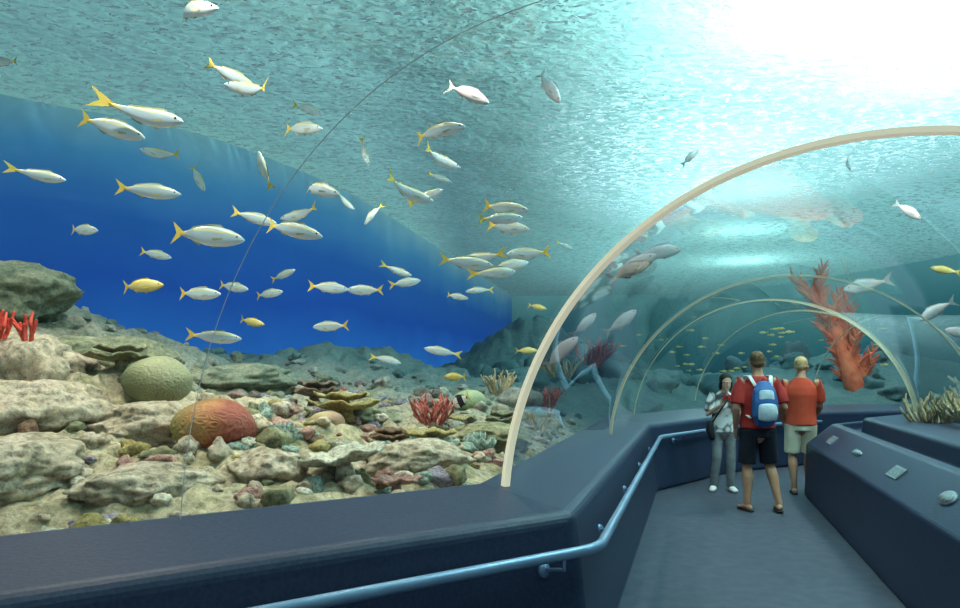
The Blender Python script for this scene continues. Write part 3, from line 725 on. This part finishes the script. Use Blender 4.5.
P1 = dict(head=(0.0, .02, 1.625), neck=(0, -.005, 1.50), chest=(0, -.01, 1.27), pelvis=(0, 0, .93),
          shL=(-.195, 0, 1.41), elL=(-.25, -.05, 1.13), wrL=(-.22, .06, .90), shR=(.195, 0, 1.41), elR=(.27, -.06, 1.14), wrR=(.20, .10, .98), handR=(-.3, .8, -.3), palmR=(-1, -.2, 0), thumbR=(0, .3, 1),
          hipL=(-.09, 0, .90), knL=(-.105, .03, .49), anL=(-.12, -.03, .085), hipR=(.09, 0, .90), knR=(.15, .05, .50), anR=(.19, -.12, .10), toeL=(-.15, 1, 0), toeR=(.25, 1, 0))
e1, A, H = person('man_with_backpack', (3.06, 8.05, 0), 0, 1.0, P1, -12, -6, -.02, m_skin, m_brown, m_redshirt, m_navy, 'sandal', 'short')
bm = bmesh.new()
loft(bm, [(V((0, -.20, 1.00)), .115, .07), (V((0, -.215, 1.06)), .14, .09), (V((0, -.21, 1.20)), .14, .085), (V((0, -.19, 1.33)), .12, .07), (V((0, -.18, 1.39)), .08, .045)], seg=24, rnd=True)
part('backpack_body', bm, mat('royal_blue_nylon', [(.02, .08, .26), (.04, .14, .36)], scale=5, rough=.5, bump=.1), e1, .008, 3)
bm = bmesh.new()
loft(bm, [(V((0, -.285, 1.03)), .10, .03), (V((0, -.30, 1.10)), .105, .035), (V((0, -.29, 1.17)), .095, .025)], seg=20, rnd=True)
loft(bm, [(V((0, -.265, 1.24)), .085, .02), (V((0, -.25, 1.32)), .075, .02)], seg=20, rnd=True)
obj('backpack_pockets', bm, mat('pale_nylon', [(.35, .48, .60), (.66, .74, .78)], scale=12, rough=.5, bump=.1), parent=e1)
bm = bmesh.new()
for s in (-1, 1):
    loft(bm, [(V((s*.085, -.16, 1.38)), .022, .008), (V((s*.115, -.07, 1.485)), .022, .008), (V((s*.125, .03, 1.485)), .022, .008), (V((s*.135, .135, 1.38)), .022, .008), (V((s*.15, .14, 1.2)), .022, .008), (V((s*.155, .0, 1.08)), .016, .008), (V((s*.13, -.15, 1.03)), .016, .008)], seg=10)
obj('backpack_straps', bm, m_white, parent=e1)
bm = bmesh.new(); loft(bm, [(V((-.03, -.16, 1.42)), .006, .006), (V((0, -.17, 1.46)), .006, .006), (V((.03, -.16, 1.42)), .006, .006)], seg=8, rnd=True); obj('backpack_loop', bm, m_dark, parent=e1)

P2 = dict(head=(0.01, .02, 1.625), neck=(0, -.005, 1.50), chest=(0, -.01, 1.27), pelvis=(0, 0, .93),
          shL=(-.195, 0, 1.41), elL=(-.235, -.03, 1.12), wrL=(-.20, .10, .92), shR=(.195, 0, 1.41), elR=(.235, .04, 1.13), wrR=(.21, .22, 1.00), handR=(-.1, 1, .1), palmR=(-1, 0, 0), thumbR=(0, 0, 1),
          hipL=(-.09, 0, .90), knL=(-.10, .03, .49), anL=(-.08, -.05, .085), hipR=(.09, 0, .90), knR=(.10, .10, .50), anR=(.10, .12, .085), toeR=(.2, 1, 0))
person('man_in_orange_shirt', (4.02, 9.15, 0), -18, .98, P2, -25, -4, -.05, m_skin, m_blond, m_orshirt, m_khaki, 'sandal', 'crop')

P3 = dict(head=(-.02, .06, 1.56), neck=(0, .02, 1.45), chest=(0, 0, 1.23), pelvis=(0, 0, .93),
          shL=(-.165, 0, 1.37), elL=(-.20, .06, 1.12), wrL=(-.06, .21, 1.28), handL=(.35, .15, 1), palmL=(0, 1, 0), thumbL=(.8, 0, .4),
          shR=(.165, 0, 1.37), elR=(.23, .05, 1.11), wrR=(.07, .22, 1.25), handR=(-.35, .15, 1), palmR=(0, 1, 0), thumbR=(-.8, 0, .4),
          hipL=(-.085, 0, .90), knL=(-.09, .05, .49), anL=(-.10, 0, .085), hipR=(.085, 0, .90), knR=(.10, .04, .49), anR=(.13, -.04, .085), toeL=(-.2, 1, 0), toeR=(.3, 1, 0))
e3, A, H = person('woman_in_print_top', (3.12, 9.35, 0), 172, .89, P3, 8, -14, -.08, m_skin2, m_black, m_print, m_jean, 'shoe', 'long', 'jeans', fem=True)
bm = bmesh.new(); box(bm, (0.0, .26, 1.36), (.11, .03, .065)); loft(bm, [(V((0, .27, 1.36)), .024, .024), (V((0, .305, 1.36)), .022, .022)], seg=16)
obj('compact_camera', bm, mat('red_camera', [(.45, .03, .04)], bump=0, rough=.3), smooth=False, parent=e3)
bm = bmesh.new(); loft(bm, [(V((.16, .02, .78)), .05, .09), (V((.2, .02, .88)), .05, .10), (V((.19, .02, .98)), .04, .08)], seg=16, rnd=True)
loft(bm, [(V((.17, .05, .98)), .012, .006), (V((.05, .135, 1.2)), .012, .006), (V((-.13, .06, 1.43)), .012, .006), (V((-.1, -.12, 1.3)), .012, .006), (V((.17, -.03, .98)), .012, .006)], seg=8)
obj('shoulder_bag', bm, mat('black_canvas', [(.02, .02, .025)], bump=.2), parent=e3)

# ------------------------------------------------------------------ light
w = bpy.data.worlds.new('World'); S.world = w; w.use_nodes = True
bg = w.node_tree.nodes['Background']; bg.inputs[0].default_value = (.60, .76, .86, 1); bg.inputs[1].default_value = .45
def lamp(name, t, loc, e_, col, aim=None, **kw):
    l = bpy.data.lights.new(name, t); l.energy = e_; l.color = col
    for k, v in kw.items(): setattr(l, k, v)
    o = link(bpy.data.objects.new(name, l)); o.location = loc
    if aim: o.rotation_euler = (V(aim)-V(loc)).to_track_quat('-Z', 'Y').to_euler()
lamp('sun_through_roof', 'SUN', (2, -2, 12), 3.6, (1, .98, .92), (.5, 2.5, 0), angle=math.radians(25))
for (x, y, e_) in ((3.4, 6.6, 1300), (5.0, 6.0, 1300), (2.6, 5.2, 750), (5.5, 8.2, 700), (4.2, 4.4, 900), (3.9, 11, 260), (5.1, 14, 450), (6.5, 18, 650), (8.4, 23, 900)):
    lamp('skylight_lamp', 'POINT', (x, y, 6.2), e_, (.92, .99, 1), shadow_soft_size=.1)
for (x, y, e_) in ((-1.6, 4.2, 310), (.0, 5.3, 230), (-3.0, 5.0, 300), (-1.4, 7.2, 320), (-4.2, 6.8, 160), (5.2, 8, 300), (6.9, 13.2, 220)):
    lamp('reef_fill_spot', 'SPOT', (x, y, 4.7), e_, (1, .93, .77), (x, y+.5, 0), spot_size=1.9, spot_blend=.8, shadow_soft_size=.05)  # added fill lights, unseen under the surface, to brighten the reef

cam = bpy.data.cameras.new('camera'); co = link(bpy.data.objects.new('camera', cam))
co.location = (0, 0, 1.55); co.rotation_euler = (math.pi/2, 0, 0)
cam.sensor_width = 36; cam.lens = 36*730/960; cam.shift_y = 66/960; cam.clip_start = .05
S.camera = co
